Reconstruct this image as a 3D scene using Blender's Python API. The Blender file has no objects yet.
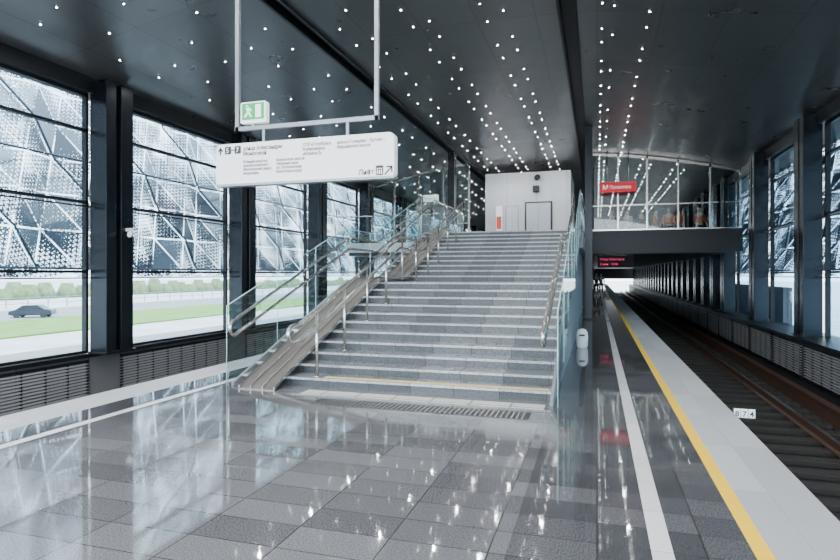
import bpy, math, random
from mathutils import Vector, Matrix
random.seed(7)
SC = bpy.context.scene
COL = SC.collection

# ------------------------------------------------------------ materials
def nt(name):
    m = bpy.data.materials.new(name); m.use_nodes = True
    n = m.node_tree; n.nodes.clear()
    out = n.nodes.new('ShaderNodeOutputMaterial')
    return m, n, out
def mat(name, col, rough=.5, metal=0., var=.12, scale=12., emit=0., bump=0.):
    m, n, out = nt(name)
    b = n.nodes.new('ShaderNodeBsdfPrincipled')
    tc = n.nodes.new('ShaderNodeTexCoord')
    no = n.nodes.new('ShaderNodeTexNoise'); no.inputs['Scale'].default_value = scale; no.inputs['Detail'].default_value = 4
    n.links.new(tc.outputs['Object'], no.inputs['Vector'])
    mx = n.nodes.new('ShaderNodeMix'); mx.data_type = 'RGBA'
    a = [max(0, c*(1-var)) for c in col]; c2 = [min(1, c*(1+var)) for c in col]
    mx.inputs[6].default_value = (*a, 1); mx.inputs[7].default_value = (*c2, 1)
    n.links.new(no.outputs['Fac'], mx.inputs[0])
    n.links.new(mx.outputs[2], b.inputs['Base Color'])
    b.inputs['Roughness'].default_value = rough; b.inputs['Metallic'].default_value = metal
    if emit > 0:
        n.links.new(mx.outputs[2], b.inputs['Emission Color']); b.inputs['Emission Strength'].default_value = emit
    if bump > 0:
        bp = n.nodes.new('ShaderNodeBump'); bp.inputs['Strength'].default_value = bump; bp.inputs['Distance'].default_value = .01
        n.links.new(no.outputs['Fac'], bp.inputs['Height']); n.links.new(bp.outputs[0], b.inputs['Normal'])
    n.links.new(b.outputs[0], out.inputs[0])
    return m
def tile_mat(name, c1, c2, mort, bw, rh, ms=.004, rough=.12, offset=0., metal=0., speck=.35, rvar=.05, spscale=260., spec=.5, ior=1.5):
    m, n, out = nt(name)
    b = n.nodes.new('ShaderNodeBsdfPrincipled')
    tc = n.nodes.new('ShaderNodeTexCoord')
    br = n.nodes.new('ShaderNodeTexBrick')
    br.offset = offset; br.squash = 1
    br.inputs['Color1'].default_value = (*c1, 1); br.inputs['Color2'].default_value = (*c2, 1); br.inputs['Mortar'].default_value = (*mort, 1)
    br.inputs['Scale'].default_value = 1; br.inputs['Mortar Size'].default_value = ms; br.inputs['Mortar Smooth'].default_value = .3
    br.inputs['Brick Width'].default_value = bw; br.inputs['Row Height'].default_value = rh
    n.links.new(tc.outputs['Object'], br.inputs['Vector'])
    no = n.nodes.new('ShaderNodeTexNoise'); no.inputs['Scale'].default_value = spscale; no.inputs['Detail'].default_value = 3
    n.links.new(tc.outputs['Object'], no.inputs['Vector'])
    mr = n.nodes.new('ShaderNodeMapRange'); mr.inputs[1].default_value = .3; mr.inputs[2].default_value = .7
    mr.inputs[3].default_value = 1-speck; mr.inputs[4].default_value = 1+speck
    n.links.new(no.outputs['Fac'], mr.inputs[0])
    mu = n.nodes.new('ShaderNodeVectorMath'); mu.operation = 'SCALE'
    n.links.new(br.outputs['Color'], mu.inputs[0]); n.links.new(mr.outputs[0], mu.inputs['Scale'])
    n.links.new(mu.outputs[0], b.inputs['Base Color'])
    n2 = n.nodes.new('ShaderNodeTexNoise'); n2.inputs['Scale'].default_value = 1.3; n2.inputs['Detail'].default_value = 5
    n.links.new(tc.outputs['Object'], n2.inputs['Vector'])
    m2 = n.nodes.new('ShaderNodeMapRange'); m2.inputs[1].default_value = .3; m2.inputs[2].default_value = .7
    m2.inputs[3].default_value = max(0, rough-rvar); m2.inputs[4].default_value = rough+rvar
    n.links.new(n2.outputs['Fac'], m2.inputs[0]); n.links.new(m2.outputs[0], b.inputs['Roughness'])
    b.inputs['Metallic'].default_value = metal
    b.inputs['Specular IOR Level'].default_value = spec
    b.inputs['IOR'].default_value = ior
    n.links.new(b.outputs[0], out.inputs[0])
    return m
def glass_mat(name, tint, refl=.06, edge=.7):
    m, n, out = nt(name)
    tr = n.nodes.new('ShaderNodeBsdfTransparent'); tr.inputs[0].default_value = (*tint, 1)
    gl = n.nodes.new('ShaderNodeBsdfGlossy'); gl.inputs['Roughness'].default_value = .02; gl.inputs[0].default_value = (.95, .98, 1, 1)
    lw = n.nodes.new('ShaderNodeLayerWeight')
    p = n.nodes.new('ShaderNodeMath'); p.operation = 'POWER'; p.inputs[1].default_value = 4
    n.links.new(lw.outputs['Facing'], p.inputs[0])
    ma = n.nodes.new('ShaderNodeMath'); ma.operation = 'MULTIPLY_ADD'; ma.inputs[1].default_value = edge; ma.inputs[2].default_value = refl
    n.links.new(p.outputs[0], ma.inputs[0])
    mx = n.nodes.new('ShaderNodeMixShader')
    n.links.new(ma.outputs[0], mx.inputs[0]); n.links.new(tr.outputs[0], mx.inputs[1]); n.links.new(gl.outputs[0], mx.inputs[2])
    n.links.new(mx.outputs[0], out.inputs[0])
    return m
def screen_mat(name, c1, c2, off):
    m, n, out = nt(name)
    tc = n.nodes.new('ShaderNodeTexCoord')
    L = n.links.new
    sep = n.nodes.new('ShaderNodeSeparateXYZ'); L(tc.outputs['Object'], sep.inputs[0])
    def M(op, a, b=None, c=None):
        q = n.nodes.new('ShaderNodeMath'); q.operation = op
        for i, x in enumerate((a, b, c)):
            if x is None: continue
            if isinstance(x, (int, float)): q.inputs[i].default_value = x
            else: L(x, q.inputs[i])
        return q.outputs[0]
    y = sep.outputs['Y']; z = sep.outputs['Z']
    k = 1/0.11
    dists = []
    for ang in (100, 40, 160):
        ca, sa = math.cos(math.radians(ang))*k, math.sin(math.radians(ang))*k
        v = M('ADD', M('MULTIPLY', y, ca), M('MULTIPLY', z, sa))
        fr = M('FRACT', v)
        dists.append(M('ABSOLUTE', M('SUBTRACT', fr, .5)))
    mxv = M('MAXIMUM', M('MAXIMUM', dists[0], dists[1]), dists[2])
    no = n.nodes.new('ShaderNodeTexNoise'); no.inputs['Scale'].default_value = .8; no.inputs['Detail'].default_value = 3
    L(tc.outputs['Object'], no.inputs['Vector'])
    thr = M('MULTIPLY_ADD', no.outputs['Fac'], .9, off)
    hole = M('LESS_THAN', mxv, thr)
    b = n.nodes.new('ShaderNodeBsdfPrincipled'); b.inputs['Roughness'].default_value = .4; b.inputs['Metallic'].default_value = .3
    mc = n.nodes.new('ShaderNodeMix'); mc.data_type = 'RGBA'
    mc.inputs[6].default_value = (*c1, 1); mc.inputs[7].default_value = (*c2, 1)
    geo = n.nodes.new('ShaderNodeNewGeometry')
    L(geo.outputs['Random Per Island'], mc.inputs[0])
    L(mc.outputs[2], b.inputs['Base Color'])
    tr = n.nodes.new('ShaderNodeBsdfTransparent')
    mx = n.nodes.new('ShaderNodeMixShader')
    L(hole, mx.inputs[0]); L(b.outputs[0], mx.inputs[1]); L(tr.outputs[0], mx.inputs[2]); L(mx.outputs[0], out.inputs[0])
    return m

M_floor = tile_mat('granite_grey', (.090, .091, .096), (.165, .166, .172), (.03, .03, .03), .6, .3, .004, .05, offset=0, spec=.95, ior=1.65, speck=.5, spscale=100, rvar=.02)
M_floord = tile_mat('granite_dark', (.058, .059, .063), (.105, .106, .111), (.02, .02, .02), .6, .3, .004, .05, offset=0, spec=.95, ior=1.65, speck=.5, spscale=100, rvar=.02)
M_edge = tile_mat('granite_pale', (.36, .36, .365), (.45, .45, .45), (.3, .3, .3), 1.2, 1.2, .004, .5, speck=.25)
M_white = tile_mat('granite_white', (.55, .55, .55), (.66, .66, .65), (.3, .3, .3), .6, .6, .004, .3)
M_yellow = mat('yellow_paint', (.90, .56, .02), .45, var=.08)
M_yelfaint = mat('worn_yellow_strip', (.62, .50, .16), .5, var=.2)
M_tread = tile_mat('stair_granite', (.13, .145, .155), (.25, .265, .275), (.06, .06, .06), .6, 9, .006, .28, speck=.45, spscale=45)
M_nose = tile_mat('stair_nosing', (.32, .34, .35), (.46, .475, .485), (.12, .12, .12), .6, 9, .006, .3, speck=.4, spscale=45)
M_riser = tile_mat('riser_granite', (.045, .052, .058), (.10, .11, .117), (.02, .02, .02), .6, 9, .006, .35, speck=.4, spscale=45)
M_side = mat('stair_side_stone', (.20, .215, .225), .4)
M_ceil = tile_mat('ceiling_panels', (.150, .150, .151), (.163, .162, .163), (.06, .06, .06), 1.2, 3.0, .006, .30, metal=.6, speck=.03, rvar=.03, spscale=30)
M_black = mat('black_steel', (.008, .009, .011), .4, .3)
M_col = mat('dark_blue_steel', (.010, .013, .018), .25, .5, bump=.03)
M_frame = mat('window_frame_paint', (.010, .012, .015), .4, .4)
M_steel = mat('stainless_steel', (.68, .65, .61), .2, 1., var=.05)
M_pale = mat('pale_edge_steel', (.62, .64, .65), .35, .3, var=.05)
M_steelr = mat('brushed_ramp_steel', (.27, .25, .235), .36, .8, var=.06)
M_conc = tile_mat('dark_concrete', (.09, .09, .095), (.13, .13, .135), (.02, .02, .02), 1.65, 1.65, .012, .6)
M_trench = mat('track_bed', (.018, .016, .015), .85, var=.4, scale=9, bump=.8)
M_rail = mat('rusty_rail', (.12, .065, .045), .45, .5, var=.3, scale=20)
M_railtop = mat('worn_rail_head', (.30, .22, .19), .3, .9)
M_sleep = mat('sleeper_concrete', (.030, .027, .024), .85, var=.3)
M_slat = mat('grille_slat', (.34, .34, .35), .5, .3)
M_glass = glass_mat('clear_glass', (.84, .93, .98))
M_glassr = glass_mat('tinted_glass', (.66, .83, .94), .05, .35)
M_bal = glass_mat('balustrade_glass', (.86, .95, .95), .05, .32)
M_gedge = mat('glass_edge', (.45, .66, .65), .15)
M_led = mat('led_lens', (1, .98, .95), .3, emit=80, var=.01)
M_signw = mat('sign_white', (.82, .83, .84), .35, emit=.2, var=.02)
M_ink = mat('sign_ink', (.03, .032, .04), .5)
M_green = mat('exit_green', (.0, .34, .08), .4, emit=.55, var=.03)
M_whitee = mat('lit_white', (.85, .88, .86), .4, emit=.5, var=.02)
M_red = mat('sign_red', (.70, .01, .025), .4, emit=.35, var=.03)
M_lcd = mat('screen_black', (.012, .005, .008), .7, var=.05)
M_lcdt = mat('led_text_pink', (.85, .06, .16), .5, emit=1.2, var=.02)
M_wallw = tile_mat('white_panel_wall', (.50, .52, .54), (.56, .58, .60), (.3, .3, .3), 1.4, 1.2, .01, .4, speck=.03)
M_wallg = tile_mat('grey_panel_wall', (.24, .25, .26), (.28, .29, .30), (.1, .1, .1), 1.4, 1.2, .01, .5, speck=.03)
M_door = mat('brushed_door', (.26, .28, .30), .35, .7)
M_fred = mat('cabinet_red', (.7, .05, .04), .45)
M_asph = mat('pale_paving', (.45, .45, .45), .8, scale=.25, var=.45)
M_asphd = mat('road_asphalt', (.20, .20, .21), .85, scale=.5, var=.3)
M_lawn = mat('lawn_green', (.11, .22, .03), .9, scale=.5, var=.6)
M_hedge = mat('hedge_leaves', (.14, .19, .09), .9, scale=1.5, var=.6, bump=1.)
M_fence = mat('fence_paint', (.25, .27, .29), .6)
M_car = mat('car_paint_dark', (.015, .02, .035), .35, .1)
M_carg = mat('car_window', (.01, .012, .016), .2)
M_tyre = mat('tyre', (.02, .02, .02), .8)
M_bin = mat('white_plastic', (.8, .81, .82), .3)
M_screen = screen_mat('perforated_metal', (.025, .035, .05), (.24, .29, .34), -.17)
M_screen2 = screen_mat('perforated_metal_back', (.05, .07, .09), (.38, .44, .50), -.03)
M_strut = mat('facade_strut', (.05, .065, .085), .4, .5)
M_cream = tile_mat('tactile_cream', (.46, .45, .41), (.54, .52, .48), (.15, .14, .13), .5, .5, .015, .45)
M_drain = mat('drain_steel', (.06, .06, .06), .5, .6)

# ------------------------------------------------------------ mesh builder
class MB:
    def __init__(s): s.v=[]; s.f=[]; s.m=[]; s.mats=[]; s.sm=[]
    def mi(s, m):
        if m not in s.mats: s.mats.append(m)
        return s.mats.index(m)
    def add(s, vs, fs, m, smooth=False):
        o=len(s.v); s.v += [tuple(v) for v in vs]; k=s.mi(m)
        for f in fs: s.f.append(tuple(i+o for i in f)); s.m.append(k); s.sm.append(smooth)
        return s
    def box(s, x0,x1,y0,y1,z0,z1,m):
        vs=[(x0,y0,z0),(x1,y0,z0),(x1,y1,z0),(x0,y1,z0),(x0,y0,z1),(x1,y0,z1),(x1,y1,z1),(x0,y1,z1)]
        return s.add(vs,[(0,3,2,1),(4,5,6,7),(0,1,5,4),(1,2,6,5),(2,3,7,6),(3,0,4,7)],m)
    def prism(s, poly, ax, a0, a1, m):
        def P(p,a):
            if ax=='x': return (a,p[0],p[1])
            if ax=='y': return (p[0],a,p[1])
            return (p[0],p[1],a)
        n=len(poly)
        vs=[P(p,a0) for p in poly]+[P(p,a1) for p in poly]
        fs=[tuple(range(n))[::-1],tuple(range(n,2*n))]+[(i,(i+1)%n,(i+1)%n+n,i+n) for i in range(n)]
        return s.add(vs,fs,m)
    def tube(s, pts, r, m, seg=8, r1=None):
        pts=[Vector(p) for p in pts]; N=len(pts); vs=[]; fs=[]
        up=None
        for i,p in enumerate(pts):
            t=(pts[min(i+1,N-1)]-pts[max(i-1,0)]).normalized()
            if up is None:
                up=Vector((0,0,1)) if abs(t.z)<.9 else Vector((1,0,0))
            a=(up-t*up.dot(t)).normalized(); up=a; b=t.cross(a)
            rr=r if r1 is None else r+(r1-r)*i/(N-1)
            for k in range(seg):
                an=2*math.pi*k/seg
                vs.append(p+a*math.cos(an)*rr+b*math.sin(an)*rr)
        for i in range(N-1):
            for k in range(seg):
                fs.append((i*seg+k,i*seg+(k+1)%seg,(i+1)*seg+(k+1)%seg,(i+1)*seg+k))
        s.add(vs,fs,m,True)
        o=len(s.v)-len(vs); k0=s.mi(m)
        s.f.append(tuple(o+k for k in range(seg))[::-1]); s.m.append(k0); s.sm.append(False)
        s.f.append(tuple(o+(N-1)*seg+k for k in range(seg))); s.m.append(k0); s.sm.append(False)
        return s
    def obj(s, name, parent=None, label=None, cat=None, group=None, kind=None, origin=None, bevel=0, world0=False):
        xs=[v[0] for v in s.v]; ys=[v[1] for v in s.v]; zs=[v[2] for v in s.v]
        if world0: origin=(0,0,0)
        if origin is None: origin=((min(xs)+max(xs))/2,(min(ys)+max(ys))/2,min(zs))
        o=Vector(origin)
        me=bpy.data.meshes.new(name)
        me.from_pydata([tuple(Vector(v)-o) for v in s.v],[],s.f)
        for m in s.mats: me.materials.append(m)
        me.polygons.foreach_set('material_index', s.m); me.polygons.foreach_set('use_smooth', s.sm)
        me.update()
        ob=bpy.data.objects.new(name,me); COL.objects.link(ob)
        place(ob,o,parent); meta(ob,label,cat,group,kind)
        if bevel:
            md=ob.modifiers.new('bevel','BEVEL'); md.width=bevel; md.segments=2; md.limit_method='ANGLE'
        return ob
WP={}
def place(ob,o,parent=None):
    WP[ob.name]=Vector(o)
    if parent: ob.parent=parent; ob.location=Vector(o)-WP[parent.name]
    else: ob.location=Vector(o)
def meta(ob,label=None,cat=None,group=None,kind=None):
    if label: ob['label']=label
    if cat: ob['category']=cat
    if group: ob['group']=group
    if kind: ob['kind']=kind
def empty(name,o,label,cat,group=None,parent=None):
    e=bpy.data.objects.new(name,None); COL.objects.link(e); e.empty_display_size=.1
    place(e,o,parent); meta(e,label,cat,group); return e
def dup(ob,off):
    n=ob.copy(); COL.objects.link(n); n.location=ob.location+Vector(off); WP[n.name]=WP[ob.name]+Vector(off)
    def rec(src,dst):
        for c in list(src.children):
            k=c.copy(); COL.objects.link(k); k.parent=dst; k.matrix_parent_inverse=c.matrix_parent_inverse.copy()
            rec(c,k)
    rec(ob,n); return n
def text(name,body,size,x,y,z,m,parent,align='LEFT',rz=0,sx=1.0,label=None,bold=0.):
    cu=bpy.data.curves.new(name,'FONT'); cu.body=body; cu.size=size; cu.extrude=.0015; cu.align_x=align
    cu.resolution_u=3; cu.space_line=.95; cu.offset=bold
    t=bpy.data.objects.new('tmp_text',cu); COL.objects.link(t)
    dg=bpy.context.evaluated_depsgraph_get(); dg.update()
    me=bpy.data.meshes.new_from_object(t.evaluated_get(dg))
    bpy.data.objects.remove(t)
    me.materials.clear(); me.materials.append(m)
    ob=bpy.data.objects.new(name,me); COL.objects.link(ob)
    ob.rotation_euler=(math.pi/2,0,rz); ob.scale=(sx,1,1)
    place(ob,(x,y,z),parent)
    if label: ob['label']=label
    return ob
def rrect(x0,x1,z0,z1,r,n=5):
    p=[]
    for cx,cz,a0 in ((x1-r,z1-r,0),(x0+r,z1-r,90),(x0+r,z0+r,180),(x1-r,z0+r,270)):
        for i in range(n+1):
            a=math.radians(a0+90*i/n); p.append((cx+r*math.cos(a),cz+r*math.sin(a)))
    return p

YN,YF=-5.0,100.0
XL,XR=-10.5,5.6
XW=4.95
DZ=2.86
TZ=-1.35
# ------------------------------------------------------------ floors
def strip(name,x0,x1,m,label,cat='floor',z1=0.0,z0=-.3):
    return MB().box(x0,x1,YN,YF,z0,z1,m).obj(name,label=label,cat=cat,kind='structure',world0=True)
strip('floor',-5.22,-.5,M_floor,'polished grey granite tile platform floor')
strip('floor',-.5,.30,M_floord,'dark polished granite tiles beside the stairs')
strip('floor',.42,.86,M_floord,'dark polished granite tiles between white and yellow lines')
strip('floor',-5.78,-5.34,M_floord,'dark polished granite tiles near the platform edge')
strip('trim_1',.30,.42,M_white,'pale stone band set in the platform floor')
strip('trim_2',-5.34,-5.22,M_white,'pale stone band set in the platform floor')
strip('trim_3',.86,.96,M_yellow,'yellow safety line along the platform edge')
strip('trim_5',.96,1.5,M_edge,'pale matt granite platform edge slabs')
strip('trim_6',-6.4,-5.78,M_edge,'pale matt granite platform edge slabs')
MB().box(-6.3,1.4,YN,YF,TZ,-.3,M_conc).obj('wall_platform',label='dark concrete platform base',cat='platform base',kind='structure',world0=True)
MB().box(1.4,XW,YN,YF,TZ-.2,TZ,M_trench).obj('floor',label='dark track bed beside the platform',cat='track bed',kind='structure',world0=True)
MB().box(XL-.4,-6.3,YN,YF,TZ-.2,TZ,M_trench).obj('floor',label='dark track bed beside the platform',cat='track bed',kind='structure',world0=True)

# ------------------------------------------------------------ low walls, headers, roof
MB().box(XW,XR+.4,YN,YF,TZ,-.10,M_conc).box(XW-.04,XR+.4,YN,YF,-.10,-.03,M_frame).obj('wall_right',label='low dark wall beneath the glazing',cat='wall',kind='structure',world0=True)
MB().box(XL-.4,XL,YN,YF,TZ,-.2,M_conc).box(XL-.4,XL+.05,YN,YF,-.2,-.12,M_frame).obj('wall_left',label='low dark wall beneath the glazing',cat='wall',kind='structure',world0=True)
MB().box(XR-.1,XR+.4,YN,YF,5.5,6.3,M_black).obj('trim_7',label='dark steel header above the glazing',cat='beam',kind='structure',world0=True)
MB().box(XL-.4,XL+.1,YN,YF,5.5,6.3,M_black).obj('trim_8',label='dark steel header above the glazing',cat='beam',kind='structure',world0=True)
MB().box(XL-.8,XR+4.,YN,YF,7.15,7.35,M_black).obj('roof',label='flat dark station roof with added sun-blocking overhang',cat='roof',kind='structure',world0=True)  # unseen slab seals ceiling gaps; track-side overhang added to block sun
MB().box(XL,XR,YF-.5,YF-.2,.8,7.1,M_black).obj('wall_end',label='dark far end wall above the open track portal',cat='wall',kind='structure',world0=True)
CXc=-2.45
def cz(x): return 6.9-1.1*((x-CXc)/8.05)**2
def ceil_seg(x0,x1,label):
    b=MB(); n=8; xs=[x0+(x1-x0)*i/n for i in range(n+1)]
    poly=[(x,cz(x)) for x in xs]+[(x,cz(x)+.06) for x in xs[::-1]]
    b.prism(poly,'y',YN,YF,M_ceil)
    return b.obj('ceiling',label=label,cat='ceiling',kind='structure',world0=True)
ceil_seg(XL+.1,-5.95,'dark metal panelled vaulted ceiling')
ceil_seg(-5.6,-.75,'dark metal panelled vaulted ceiling')
ceil_seg(-.38,XR-.1,'dark metal panelled vaulted ceiling')
for i,(a,b_) in enumerate(((-5.95,-5.6),(-.75,-.38))):
    z=cz((a+b_)/2)
    MB().box(a,b_,YN,YF,z+.10,z+.2,M_black).box(a,a+.05,YN,YF,z-.06,z+.1,M_black).box(b_-.05,b_,YN,YF,z-.06,z+.1,M_black).obj('trim_%d'%(9+i),label='black recessed channel along the ceiling',cat='ceiling channel',kind='structure',world0=True)

# ------------------------------------------------------------ LED ceiling lights
r=.015
lv=[(r*math.cos(2*math.pi*k/8),r*math.sin(2*math.pi*k/8),0) for k in range(8)]+[(r*.7*math.cos(2*math.pi*k/8),r*.7*math.sin(2*math.pi*k/8),-.010) for k in range(8)]
lf=[tuple(range(8,16))]+[(k,(k+1)%8,(k+1)%8+8,k+8) for k in range(8)]
led=MB(); led.add(lv,lf,M_led,True)
led0=None
rows=[(-9.5,1.5,5,45),(-8.9,1.5,5,45),(-8.0,1.5,5,45),(-7.2,1.5,5,45),(-6.5,1.5,5,45),(-5.2,1.2,5,48),(-4.75,1.2,5,48),(-3.75,1.1,5,48),(-3.35,1.1,5,48),(-2.2,1.1,5,48),(-1.8,1.1,5,48),(.10,1.0,5,55),(.32,1.9,5,55),(.98,1.0,5,55),(1.9,1.3,26,55),(2.3,1.3,26,55),(3.3,1.3,26,55),(3.7,1.3,26,55)]
pos=[]
for i,(x,sp,ya,yb) in enumerate(rows):
    y=ya+(i*.618%1)*sp; j=0
    while y<yb:
        pos.append((x,y)); y+=sp*(.75 if j%2 else 1.2); j+=1
pos.sort(key=lambda p:p[1])
for x,y in pos[:296]:
    if led0 is None:
        led0=led.obj('ceiling_spotlight',label='small round white led spotlight in the ceiling',cat='ceiling light',group='star-like ceiling spotlights',origin=(0,0,0))
        led0.location=(x,y,cz(x)-.001)
    else:
        n=led0.copy(); COL.objects.link(n); n.location=(x,y,cz(x)-.001)
far=MB()
for x,y in pos[296:]: far.add([(a+x,b+y,c+cz(x)-.001) for a,b,c in lv],lf,M_led,True)
far.obj('ceiling_spotlight',label='distant rows of small white ceiling spotlights',cat='ceiling light',group='star-like ceiling spotlights',kind='stuff')

# ------------------------------------------------------------ columns and glazed bays
BS=4.95
CL0,CR0=5.35,7.9
def column(xs,yc,side):
    f=lambda a:(xs-side*a)
    def bx(b,a0,a1,y0,y1,z0,z1,m):
        x0,x1=sorted((f(a0),f(a1))); b.box(x0,x1,y0,y1,z0,z1,m)
    b=MB()
    top=cz(xs)-.02
    zb0=-.1 if side<0 else -.03
    bx(b,.0,.45,yc-.375,yc-.10,zb0,top,M_col)
    bx(b,.0,.45,yc+.03,yc+.375,zb0,top,M_col)
    bx(b,.0,.16,yc-.10,yc+.03,zb0,top,M_black)
    for z in (1.2,3.0,4.8): bx(b,.16,.36,yc-.10,yc+.03,z,z+.04,M_col)
    o=b.obj('column',label='dark blue steel twin column against the glazing',cat='column',group='steel columns along the glazed walls',bevel=.012)
    c=MB(); bx(c,-.0,.50,yc-.42,yc+.42,zb0-.02,zb0+.02,M_black)
    c.obj('base_plate',parent=o)
    return o
cl=column(XL,CL0,-1)
for k in range(1,18): dup(cl,(0,BS*k,0))
cr=column(XR,CR0,1)
for k in range(1,5): dup(cr,(0,BS*k,0))
for k in range(1,27): dup(cr,(0,BS*4+2.475*k,0))
wn=0
def bay(x,y0,y1,side):
    global wn
    wn+=1
    b=MB(); t=.03
    for z in (-.08,1.65,3.15,4.7,5.46): b.box(x-.06,x+.06,y0,y1,z-t,z+t,M_frame)
    b.box(x-.06,x+.06,y0,y0+.06,-.1,5.5,M_frame); b.box(x-.06,x+.06,y1-.06,y1,-.1,5.5,M_frame)
    b.box(x-.02-side*.2,x+.02-side*.2,y0,y1,1.50,1.53,M_frame)
    b.box(x-.02-side*.2,x+.02-side*.2,y0,y1,3.02,3.05,M_frame)
    o=b.obj('window_%d'%wn,label='large dark-framed window with horizontal transoms',cat='window',kind='structure')
    MB().box(x-.012,x+.012,y0,y1,-.08,5.46,M_glass if side<0 else M_glassr).obj('glass_pane',parent=o)
    return o
for k in range(-2,18):
    y=CL0+BS*k
    bay(XL-.1,y+.375,y+BS-.375,-1)
for k in range(-2,18):
    y=CR0+BS*k
    bay(XR+.1,y+.375,y+BS-.375,1)
def grille(x,y0,y1,side,z0=-1.05,zt=-.24):
    b=MB()
    x0,x1=sorted((x,x-side*.05))
    b.box(x0,x1,y0,y1,zt-.06,zt,M_frame); b.box(x0,x1,y0,y1,z0-.05,z0+.01,M_frame)
    b.box(x0,x1,y0,y0+.05,z0-.05,zt,M_frame); b.box(x0,x1,y1-.05,y1,z0-.05,zt,M_frame)
    z=z0+.05
    while z<zt-.08:
        b.box(x0,x1,y0,y1,z,z+.03,M_slat); z+=.065
    n=int((y1-y0)/.5)
    for i in range(1,n): b.box(x0,x1,y0+i*(y1-y0)/n-.012,y0+i*(y1-y0)/n+.012,z0,zt-.04,M_frame)
    return b.obj('ventilation_grille',label='long louvred metal grille set into the low wall',cat='grille',group='grilles along the low walls')
g=grille(XL,CL0+.45,CL0+BS-.45,-1)
for k in range(1,9): dup(g,(0,BS*k,0))
g=grille(XW,9.0,11.35,1,-1.0,-.14)
for k in range(1,30): dup(g,(0,2.6*k,0))

# ------------------------------------------------------------ staircase
RY=[7.42+.375*k for k in range(11)]+[13.15+.38*k for k in range(11)]
RH=.13
SX0,SX1=-5.0,-.55
b=MB()
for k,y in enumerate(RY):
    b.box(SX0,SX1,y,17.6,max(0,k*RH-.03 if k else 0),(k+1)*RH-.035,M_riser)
stair=b.obj('staircase',label='wide grey granite staircase rising to the upper hall',cat='staircase',world0=True)
WP[stair.name]=Vector((0,0,0))
for k,y in enumerate(RY):
    y1=RY[k+1] if k<21 else 17.6
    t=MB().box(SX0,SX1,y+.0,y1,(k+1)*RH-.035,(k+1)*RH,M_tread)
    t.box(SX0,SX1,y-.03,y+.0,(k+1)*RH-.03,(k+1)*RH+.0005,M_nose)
    o=t.obj('tread',parent=stair,world0=True)
MB().box(-3.7,SX1-.02,7.46,7.55,RH+.001,RH+.006,M_yelfaint).obj('warning_strip',parent=stair,label='worn yellow anti-slip strip',world0=True)
MB().box(-3.7,SX1-.02,17.0,17.1,22*RH+.001,22*RH+.006,M_yelfaint).obj('warning_strip',parent=stair,label='worn yellow anti-slip strip',world0=True)
NP=[(6.6,0),(7.07,0),(11.17,1.43),(12.80,1.43),(16.95,DZ),(40,DZ)]
def zb(y):
    for (a,za),(c,zc) in zip(NP,NP[1:]):
        if a<=y<=c: return za+(zc-za)*(y-a)/(c-a)
    return 0
rp=[(7.0,.012),(7.25,.12),(11.2,1.50),(12.85,1.50),(17.0,DZ+.05),(17.4,DZ+.02)]
b=MB()
for (a,za),(c,zc) in zip(rp,rp[1:]):
    b.prism([(a,za-.012),(c,zc-.012),(c,zc),(a,za)],'x',-4.78,-4.22,M_steelr)
    for x in (-4.78,-4.60,-4.41,-4.23): b.prism([(a,za),(c,zc),(c,zc+.04),(a,za+.04)],'x',x,x+.012,M_steel)
b.obj('wheel_ramp',parent=stair,label='brushed steel wheel ramp with raised guide edges',world0=True)
for nm,x0,x1 in (('side_panel',-5.04,-5.0),('side_panel',-.55,-.51)):
    b=MB()
    pl=[(7.2,0),(7.2,.04),(11.17,1.46),(12.80,1.46),(16.95,DZ+.02),(17.6,DZ+.02),(17.6,0)]
    b.prism(pl,'x',x0,x1,M_side); b.obj(nm,parent=stair,world0=True)

def rail_path(x,off,y0,y1,n=60):
    pts=[]
    for y in [y0]+[p[0] for p in NP if y0<p[0]<y1]+[y1]:
        pts.append((x,y,zb(y)+off))
    return pts
def railing(x,y0,y1,label,posts=True,bx=0):
    b=MB(); r=.024
    up=rail_path(x,.92,y0,y1); lo=rail_path(x,.70,y0,y1)
    loop=[]
    for i in range(7):
        a=math.pi/2+math.pi*i/6
        loop.append((x,y0+.11*math.cos(a),.81+.11*math.sin(a)+zb(y0)))
    path=up[::-1]+loop[1:-1]+lo
    b.tube(path,r,M_steel,8)
    o=b.obj('handrail',label=label,cat='handrail',group='stair handrails')
    ys=[7.5+.95*k for k in range(11)] if posts else [7.8+1.375*k for k in range(7)]
    for y in ys:
        k=sum(1 for q in RY if q<=y); z=k*RH
        if posts:
            p=MB().tube([(x,y,z),(x,y,zb(y)+.91)],.022,M_steel,8)
            p.tube([(x,y,z),(x,y,z+.015)],.05,M_steel,10)
            p.obj('post',parent=o)
        else:
            h0,h1=zb(y)+.69,zb(y)+.91
            MB().tube([(bx,y,h0-.05),(x,y,h0-.05),(x,y,h1)],.007,M_steel,6).obj('bracket',parent=o)
    return o
railing(-3.83,6.80,17.2,'stainless steel double handrail with posts beside the wheel ramp')
railing(-.62,7.15,17.2,'stainless steel double handrail along the stair glass',False,-.46)
railing(-4.95,7.15,17.2,'stainless steel double handrail along the outer stair glass',False,-5.06)

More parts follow.
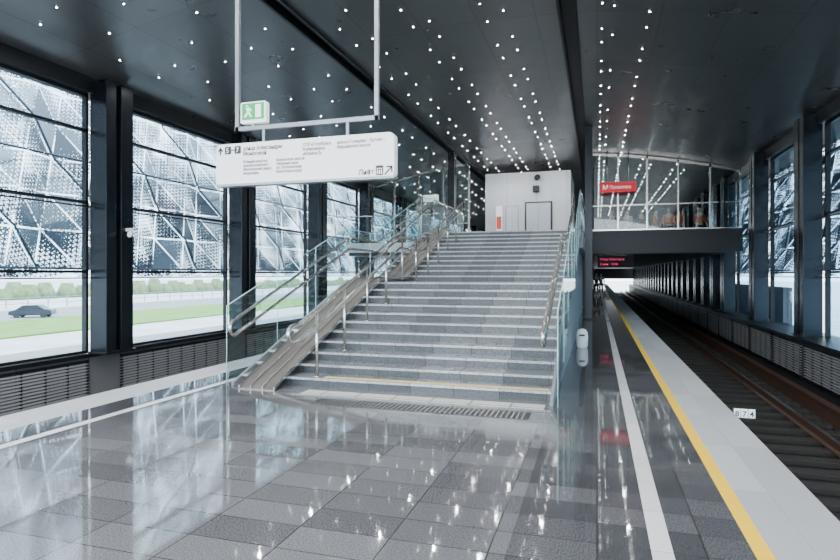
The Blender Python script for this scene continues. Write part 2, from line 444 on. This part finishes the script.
def balustrade(x,segs,label):
    o=empty('glass_balustrade',(x,segs[0][0],0),label,'balustrade','glass balustrades around the stairs')
    for i,(a,c) in enumerate(segs):
        def zl(y): return max(.0,zb(y)-.16)
        ysn=[a+.012]+[p[0] for p in NP if a+.02<p[0]<c-.02]+[c-.012]
        poly=[(y,zl(y)+.01) for y in ysn]+[(y,zb(y)+1.12) for y in ysn[::-1]]
        b=MB(); b.prism(poly,'x',x-.008,x+.008,M_bal)
        b.obj('glass_panel',parent=o)
        e=MB(); e.tube([(x,ysn[0],zl(ysn[0])),(x,ysn[0],zb(ysn[0])+1.12)],.006,M_gedge,6)
        e.tube([(x,y,zb(y)+1.125) for y in ysn],.007,M_gedge,6)
        e.obj('panel_edging',parent=o)
segs=[(7.12+1.375*i,7.12+1.375*(i+1)) for i in range(8)]
balustrade(-5.07,segs,'clear glass balustrade along the outer side of the stairs')
balustrade(-.45,segs,'clear glass balustrade along the platform side of the stairs')
def bal_flat(axis,c,a0,a1,z,label,n):
    if axis=='x': org=(c,a0,z)
    else: org=(a0,c,z)
    o=empty('glass_balustrade',org,label,'balustrade','glass balustrades on the upper level')
    w=(a1-a0)/n
    for i in range(n):
        s,e=a0+i*w+.02,a0+(i+1)*w-.02
        b=MB(); q=MB()
        if axis=='x':
            b.box(c-.008,c+.008,s,e,z+.05,z+1.1,M_bal); q.tube([(c,s,z),(c,s,z+1.15)],.02,M_steel,6)
        else:
            b.box(s,e,c-.008,c+.008,z+.05,z+1.1,M_bal); q.tube([(s,c,z),(s,c,z+1.15)],.02,M_steel,6)
        b.obj('glass_panel',parent=o); q.obj('post',parent=o)
    h=MB(); h.tube([(c,a0,z+1.15),(c,a1,z+1.15)] if axis=='x' else [(a0,c,z+1.15),(a1,c,z+1.15)],.025,M_steel,8); h.obj('handrail',parent=o)
bal_flat('x',-5.07,18.15,22.5,DZ,'clear glass balustrade beside the stair landing',3)
bal_flat('x',-.45,18.15,25.9,DZ,'clear glass balustrade beside the stair landing',5)
bal_flat('y',22.55,-10.3,-5.15,DZ,'clear glass balustrade on the upper deck front',4)

# ------------------------------------------------------------ upper level
MB().box(-5.2,-.4,17.62,YF,2.36,DZ,M_side).obj('floor',label='upper hall floor slab at the stair head',cat='upper floor',kind='structure',world0=True)
MB().box(XL+.5,-5.2,22.5,YF,2.36,DZ,M_black).obj('floor',label='dark upper hall floor slab',cat='upper floor',kind='structure',world0=True)
MB().box(-.4,XR-.5,26.1,YF,2.46,DZ,M_black).obj('floor',label='dark upper hall floor slab over the track',cat='upper floor',kind='structure',world0=True)
MB().box(-.35,XR-.02,25.95,26.1,2.5,3.42,M_black).box(-.35,XR-.02,25.9,25.95,3.38,3.44,M_frame).obj('trim_11',label='black fascia beam on the bridge edge',cat='beam',kind='structure',world0=True)
MB().box(XL+.5,-5.2,22.4,22.5,2.5,DZ+.02,M_pale).obj('trim_12',label='pale steel fascia on the deck edge',cat='beam',kind='structure',world0=True)
MB().box(-4.9,-.62,17.65,27.,0,2.36,M_wallg).obj('wall_back',label='grey panelled wall beneath the stair landing',cat='wall',kind='structure',world0=True)
for x in (-5.75,-.28):
    y=21.3 if x>-1 else 23.4
    MB().box(x-.13,x+.13,y-.2,y+.2,0,cz(x)-.05,M_col).box(x-.2,x+.2,y-.28,y+.28,0,.04,M_black).obj('column',label='square dark steel column between platform and ceiling',cat='column',group='inner steel columns',bevel=.01)
for k in range(0,10):
    for x in (-5.2,-.6):
        y=27.5+k*6
        MB().box(x-.22,x+.22,y-.22,y+.22,0,2.35,M_col).box(x-.3,x+.3,y-.3,y+.3,0,.05,M_black).obj('column',label='square dark column under the upper hall',cat='column',group='inner steel columns',bevel=.01)
def gscreen(y,xs,z0,label):
    global wn
    wn+=1
    b=MB()
    for x in xs: b.box(x-.03,x+.03,y-.05,y+.05,z0,cz(x)-.03,M_steel)
    n=16; X0,X1=xs[0],xs[-1]
    ax=[X0+(X1-X0)*i/n for i in range(n+1)]
    b.prism([(x,cz(x)-.14) for x in ax]+[(x,cz(x)-.03) for x in ax[::-1]],'y',y-.05,y+.05,M_steel)
    b.box(X0,X1,y-.04,y+.04,z0,z0+.06,M_steel)
    b.box(X0,X1,y-.03,y+.03,z0+1.05,z0+1.09,M_steel)
    o=b.obj('window_%d'%wn,label=label,cat='glazed screen',kind='structure')
    g=MB(); g.prism([(X0,z0)]+[(X1,z0)]+[(x,cz(x)-.1) for x in ax[::-1]],'y',y-.01,y+.01,M_bal)
    g.obj('glass_pane',parent=o)
gscreen(26.02,[-.3,.85,2.0,3.2,4.4,5.5],3.44,'curved-top glass screen above the bridge')
gscreen(26.02,[-10.4,-9.2,-8,-6.8,-5.6],DZ,'curved-top glass screen on the upper deck')

MB().box(-5.3,-1.2,28.5,33,DZ,6.55,M_wallw).obj('wall_lift',label='white panelled lift shaft wall',cat='wall',kind='structure',world0=True)
dr=MB().box(-3.35,-2.05,28.42,28.5,DZ,5.1,M_frame).obj('door_1',label='grey double lift door in dark frame',cat='door',kind='structure')
for i in range(2):
    x=-3.27+i*.575
    MB().box(x,x+.565,28.38,28.42,DZ,5.02,M_door).obj('door_leaf',parent=dr)
dr=MB().box(-4.3,-3.65,28.44,28.5,DZ,4.95,M_door).obj('door_2',label='pale service door in the white wall',cat='door',kind='structure')
MB().box(-4.24,-3.71,28.41,28.44,DZ,4.9,M_wallw).obj('door_leaf',parent=dr)
cab=MB().box(-4.72,-4.42,28.18,28.48,DZ,4.9,M_signw).obj('fire_hose_cabinet',label='white wall cabinet with red fire panel',cat='cabinet')
MB().box(-4.68,-4.46,28.15,28.18,3.8,4.4,M_fred).obj('panel',parent=cab,label='red panel')
cam=MB().box(-2.95,-2.65,28.18,28.48,5.55,5.85,M_black).obj('wall_speaker',label='black box speaker on the white wall',cat='speaker',bevel=.03)
MB().tube([(-2.8,28.18,5.7),(-2.8,28.13,5.7)],.1,M_frame,12).obj('grille',parent=cam)
MB().tube([(-2.75,28.48,6.3),(-2.75,28.1,6.2)],.13,M_black,12).obj('projector_lamp',label='black cylindrical projector lamp above the lift',cat='lamp')

# ------------------------------------------------------------ hanging sign
SY=5.6
fr=MB()
for x in (-3.833,-2.173):
    fr.box(x-.022,x+.022,SY-.022,SY+.022,3.19,cz(x)+.0,M_door)
fr.box(-3.86,-2.15,SY-.022,SY+.022,3.19,3.235,M_door)
for x in (-3.5,-2.5): fr.box(x-.015,x+.015,SY-.015,SY+.015,3.045,3.2,M_door)
fr=fr.obj('sign_frame',label='slim grey steel hanging frame from the ceiling',cat='sign frame')
sg=MB().prism(rrect(-4.08,-1.967,2.58,3.045,.06),'y',SY-.05,SY+.05,M_signw)
sg=sg.obj('hanging_direction_sign',label='long white rounded direction sign with black text',cat='sign')
MB().prism(rrect(-4.085,-1.962,2.575,2.60,.012),'y',SY-.055,SY+.055,M_door).obj('sign_rim',parent=sg)
ty=SY-.053
def T(s,sz,x,z,sx=.84,bold=.0): return text('sign_text',s,sz,x,ty,z,M_ink,sg,'LEFT',0,sx,None,bold)
b=MB()
b.box(-4.030,-4.014,ty-.002,ty,2.925,3.0,M_ink)
b.prism([(-4.056,2.968),(-4.022,3.016),(-3.988,2.968),(-4.0,2.958),(-4.022,2.989),(-4.044,2.958)],'y',ty-.002,ty,M_ink)
b.obj('up_arrow',parent=sg)
b=MB()
for x in (-3.965,-3.84): b.prism(rrect(x,x+.08,2.93,3.015,.012),'y',ty-.002,ty,M_ink)
b.box(-3.882,-3.842,ty-.002,ty,2.966,2.978,M_ink)
b.obj('exit_number_box',parent=sg)
text('sign_text','5',.075,-3.948,ty-.004,2.946,M_signw,sg); text('sign_text','7',.075,-3.822,ty-.004,2.946,M_signw,sg)
T('улица Александры\nМонаховой',.060,-3.73,2.96,.88,.0006)
T('Южный квартал\nжилой комплекс\nМосковский центр\nмедицины',.044,-3.73,2.82,.88)
T('Калужское шоссе\nЛиповый парк\nул. Потаповская\nберёзовая роща',.044,-3.32,2.82,.88)
T('ТПУ «Столбово»\nКоммунарка\n«Южное-2»',.050,-3.0,2.96,.84)
T('шоссе Солнцево – Бутово –\nВаршавское шоссе',.050,-2.60,2.96,.80)
T('Лифт',.075,-2.36,2.625,.95,.0006)
b=MB().prism(rrect(-2.165,-2.085,2.61,2.71,.01),'y',ty-.002,ty,M_ink); b.obj('lift_pictogram',parent=sg)
b=MB()
for x in (-2.147,-2.125,-2.103): b.box(x-.006,x+.006,ty-.005,ty-.002,2.622,2.662,M_signw); b.box(x-.006,x+.006,ty-.005,ty-.002,2.670,2.684,M_signw)
b.obj('lift_pictogram_figures',parent=sg)
b=MB()
b.prism([(-2.072,2.620),(-2.062,2.610),(-1.992,2.682),(-2.002,2.692)],'y',ty-.002,ty,M_ink)
b.box(-2.05,-1.985,ty-.002,ty,2.686,2.70,M_ink); b.box(-1.999,-1.985,ty-.002,ty,2.636,2.70,M_ink)
b.obj('diagonal_arrow',parent=sg)

ex=MB().prism(rrect(-3.775,-3.46,3.262,3.495,.02),'y',SY-.035,SY+.035,M_whitee).box(-3.65,-3.62,SY-.01,SY+.01,3.237,3.265,M_steel)
ex=ex.obj('exit_sign',label='lit green and white emergency exit sign',cat='exit sign')
MB().box(-3.755,-3.48,SY-.04,SY-.036,3.30,3.48,M_green).obj('green_face',parent=ex)
b=MB(); ey=SY-.044; q=.015
b.box(-3.60+q,-3.53+q,ey,ey+.003,3.32,3.46,M_whitee)
b.tube([(-3.70+q,ey,3.44),(-3.70+q,ey,3.455)],.016,M_whitee,8)
for pl in ([(-3.72,3.43),(-3.685,3.43),(-3.67,3.38),(-3.70,3.38)],[(-3.70,3.385),(-3.68,3.385),(-3.64,3.33),(-3.66,3.325)],[(-3.70,3.385),(-3.68,3.385),(-3.72,3.325),(-3.745,3.33)],[(-3.69,3.42),(-3.65,3.39),(-3.64,3.40),(-3.68,3.435)]):
    b.prism([(x+q,z) for x,z in pl],'y',ey,ey+.003,M_whitee)
b.obj('running_figure_pictogram',parent=ex)
rs=MB().prism(rrect(.12,1.54,5.0,5.42,.04),'y',25.4,25.5,M_red)
for x in (.4,1.25): rs.tube([(x,25.45,5.4),(x,25.45,cz(x))],.02,M_steel,6)
rs=rs.obj('station_name_sign',label='red station name sign hanging by the bridge glass',cat='sign')
text('sign_text','М',.26,.22,25.39,5.12,M_whitee,rs,bold=.003); text('sign_text','Потапово',.19,.50,25.39,5.14,M_whitee,rs,sx=.95)
ls=MB().box(.02,1.5,26.6,26.8,1.88,2.40,M_lcd)
for x in (.3,1.2): ls.box(x-.02,x+.02,26.68,26.72,2.40,2.46,M_black)
ls=ls.obj('train_display',label='black train information display with red text',cat='display')
text('display_text','Улица Новаторов',.13,.12,26.58,2.2,M_lcdt,ls,sx=.92); text('display_text','2 мин   12:40',.13,.12,26.58,1.99,M_lcdt,ls)
ws=MB().box(-6.55,-5.95,21.9,22.,4.45,4.7,M_whitee)
ws.tube([(-6.25,21.95,4.7),(-6.25,21.95,cz(-6.25))],.015,M_black,6)
ws=ws.obj('small_exit_sign',label='small white lit sign with green arrow',cat='sign')
text('sign_text','←  Выход',.13,-6.5,21.89,4.53,M_green,ws)
mk=MB()
for i in range(3): mk.box(1.51+i*.075,1.578+i*.075,7.45,7.46,-.05,.05,M_signw)
mk.box(1.5,1.74,7.46,7.47,-.06,.055,M_frame)
mk=mk.obj('distance_marker',label='small white number plates on the platform edge',cat='marker plate')
for i,c in enumerate('874'): text('marker_digit',c,.09,1.52+i*.075,7.445,-.035,M_ink,mk,bold=.001)

# ------------------------------------------------------------ floor fittings
b=MB().box(-3.4,-.72,6.42,6.76,.0,.004,M_drain)
n=90
for i in range(n):
    x=-3.38+i*(2.64/n)
    if i%2==0: b.box(x,x+.014,6.44,6.74,.004,.010,M_steel)
b.obj('floor_drain_grate',label='long slotted steel drain grate in the floor',cat='drain grate')
MB().box(-3.80,-.6,6.96,7.20,0,.006,M_cream).obj('tactile_paving',label='cream tactile tiles before the first step',cat='tactile paving',world0=True)
b=MB(); pr=[(0,.10),(.04,.12),(.24,.125),(.33,.115),(.39,.08),(.41,.03)]
vs=[];fs=[]
for z,r in pr:
    for k in range(16): vs.append((-.31+r*math.cos(k*math.pi/8),13.1+r*math.sin(k*math.pi/8),z))
for i in range(len(pr)-1):
    for k in range(16): fs.append((i*16+k,i*16+(k+1)%16,(i+1)*16+(k+1)%16,(i+1)*16+k))
fs.append(tuple(range((len(pr)-1)*16,len(pr)*16)))
b.add(vs,fs,M_bin,True)
bn=b.obj('litter_bin',label='white rounded litter bin beside the stair glass',cat='bin')
MB().box(-.37,-.25,12.96,12.99,.26,.30,M_black).obj('bin_opening',parent=bn)
cc=MB().box(-10.05,-9.90,10.45,10.51,2.55,2.62,M_bin).tube([(-9.94,10.48,2.55),(-9.8,10.3,2.45)],.05,M_bin,10)
cc.obj('cctv_camera',label='small white security camera on a column',cat='security camera')

# ------------------------------------------------------------ tracks
def rail(x,B=TZ+.10):
    prof=[(-.07,0),(.07,0),(.07,.015),(.012,.04),(.012,.12),(.036,.135),(.036,.17),(-.036,.17),(-.036,.135),(-.012,.12),(-.012,.04),(-.07,.015)]
    m=MB().prism([(x+a,B+z) for a,z in prof],'y',YN,YF,M_rail)
    m.box(x-.036,x+.036,YN,YF,B+.17,B+.18,M_railtop)
    m.obj('rail',label='rust-brown steel running rail',cat='rail',group='track rails')
for x in (2.15,3.67,-7.85,-9.37): rail(x)
b=MB().box(1.6,4.25,4.0,4.25,TZ,TZ+.095,M_sleep)
s0=b.obj('sleeper',label='dark railway sleeper under the rails',cat='sleeper',group='track sleepers',bevel=.015)
for k in range(1,100): dup(s0,(0,.62*k,0))
MB().box(4.4,4.5,YN,YF,TZ,TZ+.30,M_rail).box(4.36,4.54,YN,YF,TZ+.30,TZ+.34,M_rail).obj('contact_rail',label='brown covered contact rail beside the track',cat='contact rail')

# ------------------------------------------------------------ exterior
GZ=-3.0
MB().box(-400,200,-150,400,GZ-.3,GZ,M_asph).obj('ground',label='pale paved ground outside the station',cat='ground',kind='structure',world0=True)
MB().box(-54,-40,10,200,GZ,GZ+.12,M_lawn).obj('lawn',label='bright green lawn strip outside',cat='lawn')
MB().box(-70,-55.2,-20,300,GZ,GZ+.04,M_asphd).obj('road',label='grey asphalt road beyond the lawn',cat='road')
MB().box(-32,-27,-20,200,GZ,GZ+.04,M_asphd).obj('road',label='grey asphalt service road near the station',cat='road')
fb=MB()
for k in range(60): fb.box(-73.05,-72.95,-10+k*3,-9.9+k*3,GZ,GZ+1.5,M_fence)
fb.box(-73.03,-72.97,-10,170,GZ+1.4,GZ+1.48,M_fence).box(-73.03,-72.97,-10,170,GZ+.6,GZ+.68,M_fence)
fb.obj('fence',label='long grey post and rail fence behind the road',cat='fence')
hv=MB()
for i in range(90):
    y=-10+i*3.4+random.uniform(-1,1); h=random.uniform(1.8,3.6)
    hv.tube([(-100,y,GZ),(-100,y,GZ+h*.5),(-100,y,GZ+h)],2.2,M_hedge,8,1.0)
hv.obj('hedge',label='distant grey-green hedge row',cat='hedge',kind='stuff')
MB().box(6.6,6.9,24.5,YF,GZ,1.1,M_conc).obj('window_dimming_wall',label='dark concrete wall added to dim the far track-side windows',cat='wall')  # made-up wall, added to darken the bright far windows on this side
MB().box(XL-.4,XR+.4,YN,YF,GZ,TZ-.2,M_conc).obj('foundation',label='concrete station foundation',cat='foundation',kind='structure',world0=True)
def screen(y0,nb,X0,sd,label):
    b=MB(); H=9.0; nz=9; dy=1.0
    dz=H/nz
    def pt(i,j,L=0):
        y=i*dy-.6*j*dz+L*.6; z=1.75+j*dz-L*.25
        return Vector((X0+sd*(.28*j-(.22 if (i+j)%2 else -.1)+L*1.2),y0+y,z))
    for L in range(2):
        for j in range(nz):
            for i in range(nb):
                A,B,C,D=pt(i,j,L),pt(i+1,j,L),pt(i+1,j+1,L),pt(i,j+1,L)
                for t in ((A,B,C),(A,C,D)):
                    c=(t[0]+t[1]+t[2])/3
                    b.add([c+(p-c)*(.93 if L==0 else .965) for p in t],[(0,1,2)],M_screen if L==0 else M_screen2)
    o=b.obj('perforated_facade_screen',label=label,cat='facade screen')
    for k in range(0,nb,3):
        s=MB()
        s.tube([pt(k,j)+Vector((-sd*.10,0,0)) for j in range(nz+1)],.03,M_strut,6)
        s.obj('support_strut',parent=o)
    s=MB()
    for j in (0,3,6):
        p=pt(0,j)+Vector((-sd*.2,0,0)); s.tube([p,p+Vector((0,nb*dy,0))],.03,M_strut,6)
    s.obj('support_beam',parent=o,label='dark horizontal carrier tubes')
    return o
screen(-1.0,70,-13.3,-1,'folded grey perforated triangular metal facade screen in two layers')
screen(4.0,90,8.0,1,'folded grey perforated metal screen outside the track-side glazing')
def car(x,y,rz,m,label,s=1.):
    body=MB()
    prof=[(-2.2,.35),(-2.15,.75),(-1.5,.92),(-.75,1.42),(.75,1.45),(1.45,.98),(2.1,.9),(2.2,.4),(1.8,.28),(-1.8,.28)]
    body.prism(prof,'y',-.85,.85,m)
    o=body.obj('car',label=label,cat='car',origin=(0,0,0),bevel=.08)
    MB().prism([(-1.25,.95),(-.68,1.34),(.70,1.36),(1.22,.98)],'y',-.87,.87,M_carg).obj('side_windows',parent=o)
    for wx in (-1.35,1.35):
        for wy in (-.8,.8):
            MB().tube([(wx,wy-.1,.32),(wx,wy+.1,.32)],.32,M_tyre,14).obj('wheel',parent=o)
    o.location=(x,y,GZ+.04); o.rotation_euler=(0,0,rz); o.scale=(s,s,s); return o
car(-56.8,46.5,math.radians(30),M_car,'dark blue saloon car parked by the lawn',.92)

# ------------------------------------------------------------ people
def skin_obj(name,V,E,R,m,parent=None,sub=1):
    me=bpy.data.meshes.new(name); me.from_pydata(V,E,[])
    t=bpy.data.objects.new('tmp_skin',me); COL.objects.link(t)
    md=t.modifiers.new('s','SKIN'); md.use_smooth_shade=True
    for i,r in enumerate(R):
        sv=me.skin_vertices[0].data[i]; sv.radius=r if isinstance(r,tuple) else (r,r); sv.use_root=(i==0)
    ss=t.modifiers.new('u','SUBSURF'); ss.levels=sub; ss.render_levels=sub
    dg=bpy.context.evaluated_depsgraph_get(); dg.update()
    m2=bpy.data.meshes.new_from_object(t.evaluated_get(dg)); bpy.data.objects.remove(t)
    m2.name=name; m2.materials.clear(); m2.materials.append(m)
    o=bpy.data.objects.new(name,m2); COL.objects.link(o)
    if parent: o.parent=parent
    return o
M_skin=mat('skin',(.62,.40,.30),.6); M_hair=mat('hair',(.05,.035,.025),.7)
def person(x,y,z,rz,top,legs,label,arm=0.,head=None,vest=None,s=.94):
    V=[(0,0,.95),(0,0,1.15),(0,0,1.38),(0,-.01,1.50),(0,-.02,1.58),(0,-.025,1.66),(0,-.01,1.73)]
    R=[(.15,.11),(.13,.10),(.16,.10),(.055,.055),(.07,.08),(.078,.095),(.05,.06)]
    E=[(0,1),(1,2),(2,3),(3,4),(4,5),(5,6)]
    def add(p,r,par): V.append(p); R.append(r); E.append((par,len(V)-1)); return len(V)-1
    for sd in (-1,1):
        a=add((.19*sd,0,1.42),.06,2)
        e=add((.25*sd,-.02-.10*arm,1.14),.045,a)
        w=add((.24*sd,-.10-.25*arm,.90+.22*arm),.03,e)
        h=add((.24*sd,-.12-.30*arm,.83+.24*arm),(.02,.035),w)
        for f in range(4): add((.24*sd+.004*sd*f,-.15-.32*arm+.022*f,.745+.235*arm+.004*abs(f-1)),.009,h)
        add((.22*sd,-.16-.30*arm,.82+.24*arm),.010,h)
        hp=add((.09*sd,0,.88),.095,0)
        k=add((.10*sd,-.02,.50),.062,hp)
        an=add((.11*sd,.02,.10),.042,k)
        add((.12*sd,-.14,.04),(.04,.035),an)
    add((0,-.125,1.635),.012,5)
    o=skin_obj('person',V,E,R,M_skin)
    meta(o,label,'person')
    V2=[(0,0,.92),(0,0,1.15),(0,0,1.38),(0,0,1.46)];R2=[(.175,.13),(.155,.12),(.18,.12),(.07,.07)];E2=[(0,1),(1,2),(2,3)]
    for sd in (-1,1):
        i=len(V2); V2+= [(.20*sd,0,1.42),(.255*sd,-.02-.10*arm,1.14),(.245*sd,-.09-.23*arm,.93+.21*arm)]; R2+=[.075,.06,.045]; E2+=[(2,i),(i,i+1),(i+1,i+2)]
    skin_obj('jacket',V2,E2,R2,top,o)
    V3=[(0,0,.96)];R3=[(.165,.125)];E3=[]
    for sd in (-1,1):
        i=len(V3); V3+=[(.09*sd,0,.87),(.10*sd,-.02,.50),(.11*sd,.015,.10)]; R3+=[.108,.08,.065]; E3+=[(0,i),(i,i+1),(i+1,i+2)]
    skin_obj('trousers',V3,E3,R3,legs,o)
    if vest: 
        skin_obj('vest',[(0,0,.95),(0,0,1.15),(0,0,1.40)],[(0,1),(1,2)],[(.20,.15),(.175,.14),(.205,.14)],vest,o)
    skin_obj('helmet' if head else 'hair',[(0,.01,1.69),(0,.005,1.75)],[(0,1)],[(.09,.105),(.07,.08)],head or M_hair,o)
    o.location=(x,y,z); o.rotation_euler=(0,0,rz); o.scale=(s,s,s)
    return o
M_or=mat('vest_orange',(.75,.18,.04),.7); M_navy=mat('cloth_navy',(.03,.04,.08),.8); M_gr=mat('cloth_grey',(.25,.26,.28),.8)
M_rd=mat('cloth_red',(.35,.05,.04),.8); M_wh=mat('cloth_white',(.6,.6,.6),.8); M_bk=mat('cloth_black',(.02,.02,.022),.8); M_hw=mat('helmet_white',(.8,.8,.78),.4)
person(.62,27.9,DZ,.4,M_navy,M_bk,'person in a navy jacket standing by the bridge rail',.3)
person(1.35,28.3,DZ,-.5,M_gr,M_navy,'person in a grey jacket on the bridge',.6)
person(1.90,27.9,DZ,.2,M_bk,M_bk,'person in black clothes looking over the bridge rail',.8)
person(2.55,28.5,DZ,1.2,M_or,M_navy,'worker in an orange vest walking on the bridge',.2,None,M_or)
person(3.05,27.9,DZ,0,M_or,M_navy,'worker in an orange vest and white helmet on the bridge',.7,M_hw,M_or)
person(3.52,28.2,DZ,-.8,M_rd,M_bk,'worker in an orange vest over a red jacket',.4,None,M_or)
person(4.28,27.9,DZ,.3,M_rd,M_bk,'worker in an orange vest and dark trousers at the rail',.5,M_hw,M_or)
person(-.05,44,0,.2,M_bk,M_bk,'person in dark clothes standing on the platform',.1)
person(.30,47,0,3.0,M_gr,M_navy,'person in a grey jacket walking on the platform',.2)

# ------------------------------------------------------------ lights
w=bpy.data.worlds.new('world'); SC.world=w; w.use_nodes=True
n=w.node_tree; n.nodes.clear()
o=n.nodes.new('ShaderNodeOutputWorld'); bg=n.nodes.new('ShaderNodeBackground')
tc=n.nodes.new('ShaderNodeTexCoord'); no=n.nodes.new('ShaderNodeTexNoise'); no.inputs['Scale'].default_value=2.2; no.inputs['Detail'].default_value=5
mx=n.nodes.new('ShaderNodeMix'); mx.data_type='RGBA'; mx.inputs[6].default_value=(.66,.83,1,1); mx.inputs[7].default_value=(1,1,1,1)
n.links.new(tc.outputs['Generated'],no.inputs['Vector']); n.links.new(no.outputs['Fac'],mx.inputs[0]); n.links.new(mx.outputs[2],bg.inputs[0])
bg.inputs[1].default_value=8.0
n.links.new(bg.outputs[0],o.inputs[0])
l=bpy.data.lights.new('sun','SUN'); l.energy=8; l.angle=.02; l.color=(1,.97,.92)
lo=bpy.data.objects.new('sun',l); COL.objects.link(lo)
d=Vector((-.8,.35,-1.5)).normalized(); lo.rotation_euler=d.to_track_quat('-Z','Y').to_euler(); lo.location=(30,0,40)
def lamp(x,y,z,e,aim=None,size=155):
    l=bpy.data.lights.new('ceiling_and_fill_lamp','SPOT'); l.energy=e; l.spot_size=math.radians(size); l.spot_blend=.6; l.shadow_soft_size=.02; l.color=(.98,.98,1)
    lo=bpy.data.objects.new('ceiling_and_fill_lamp',l); COL.objects.link(lo); lo.location=(x,y,z)
    if aim: lo.rotation_euler=(Vector(aim)-Vector((x,y,z))).to_track_quat('-Z','Y').to_euler()
for x in (-8.9,-6.5,-4.75,-3.35,-1.8,.98):
    for y in (-2,2,6):
        lamp(x,y,cz(x)-.06,300)
    for y in (9,11.5,14,17,20,23,27):
        lamp(x,y,cz(x)-.06,65)
for x in (-8,1,3.5):
    for y in (32,38,46): lamp(x,y,cz(x)-.06,200)
lamp(-4.6,23.5,6.4,380,(-3.2,28.5,4.2),110)  # added fill spot aimed at the lift wall, no fixture here
lamp(-1.6,23.5,6.4,380,(-3.2,28.5,4.2),110)  # second added fill spot to brighten the lift wall

# ------------------------------------------------------------ camera
c=bpy.data.cameras.new('camera'); co=bpy.data.objects.new('camera',c); COL.objects.link(co)
c.sensor_width=36; c.lens=580/840*36; c.shift_y=-6/840; c.clip_end=1000; c.clip_start=.05
co.location=(0,0,1.6); co.rotation_euler=(math.pi/2,0,math.atan2(177,580))
SC.camera=co
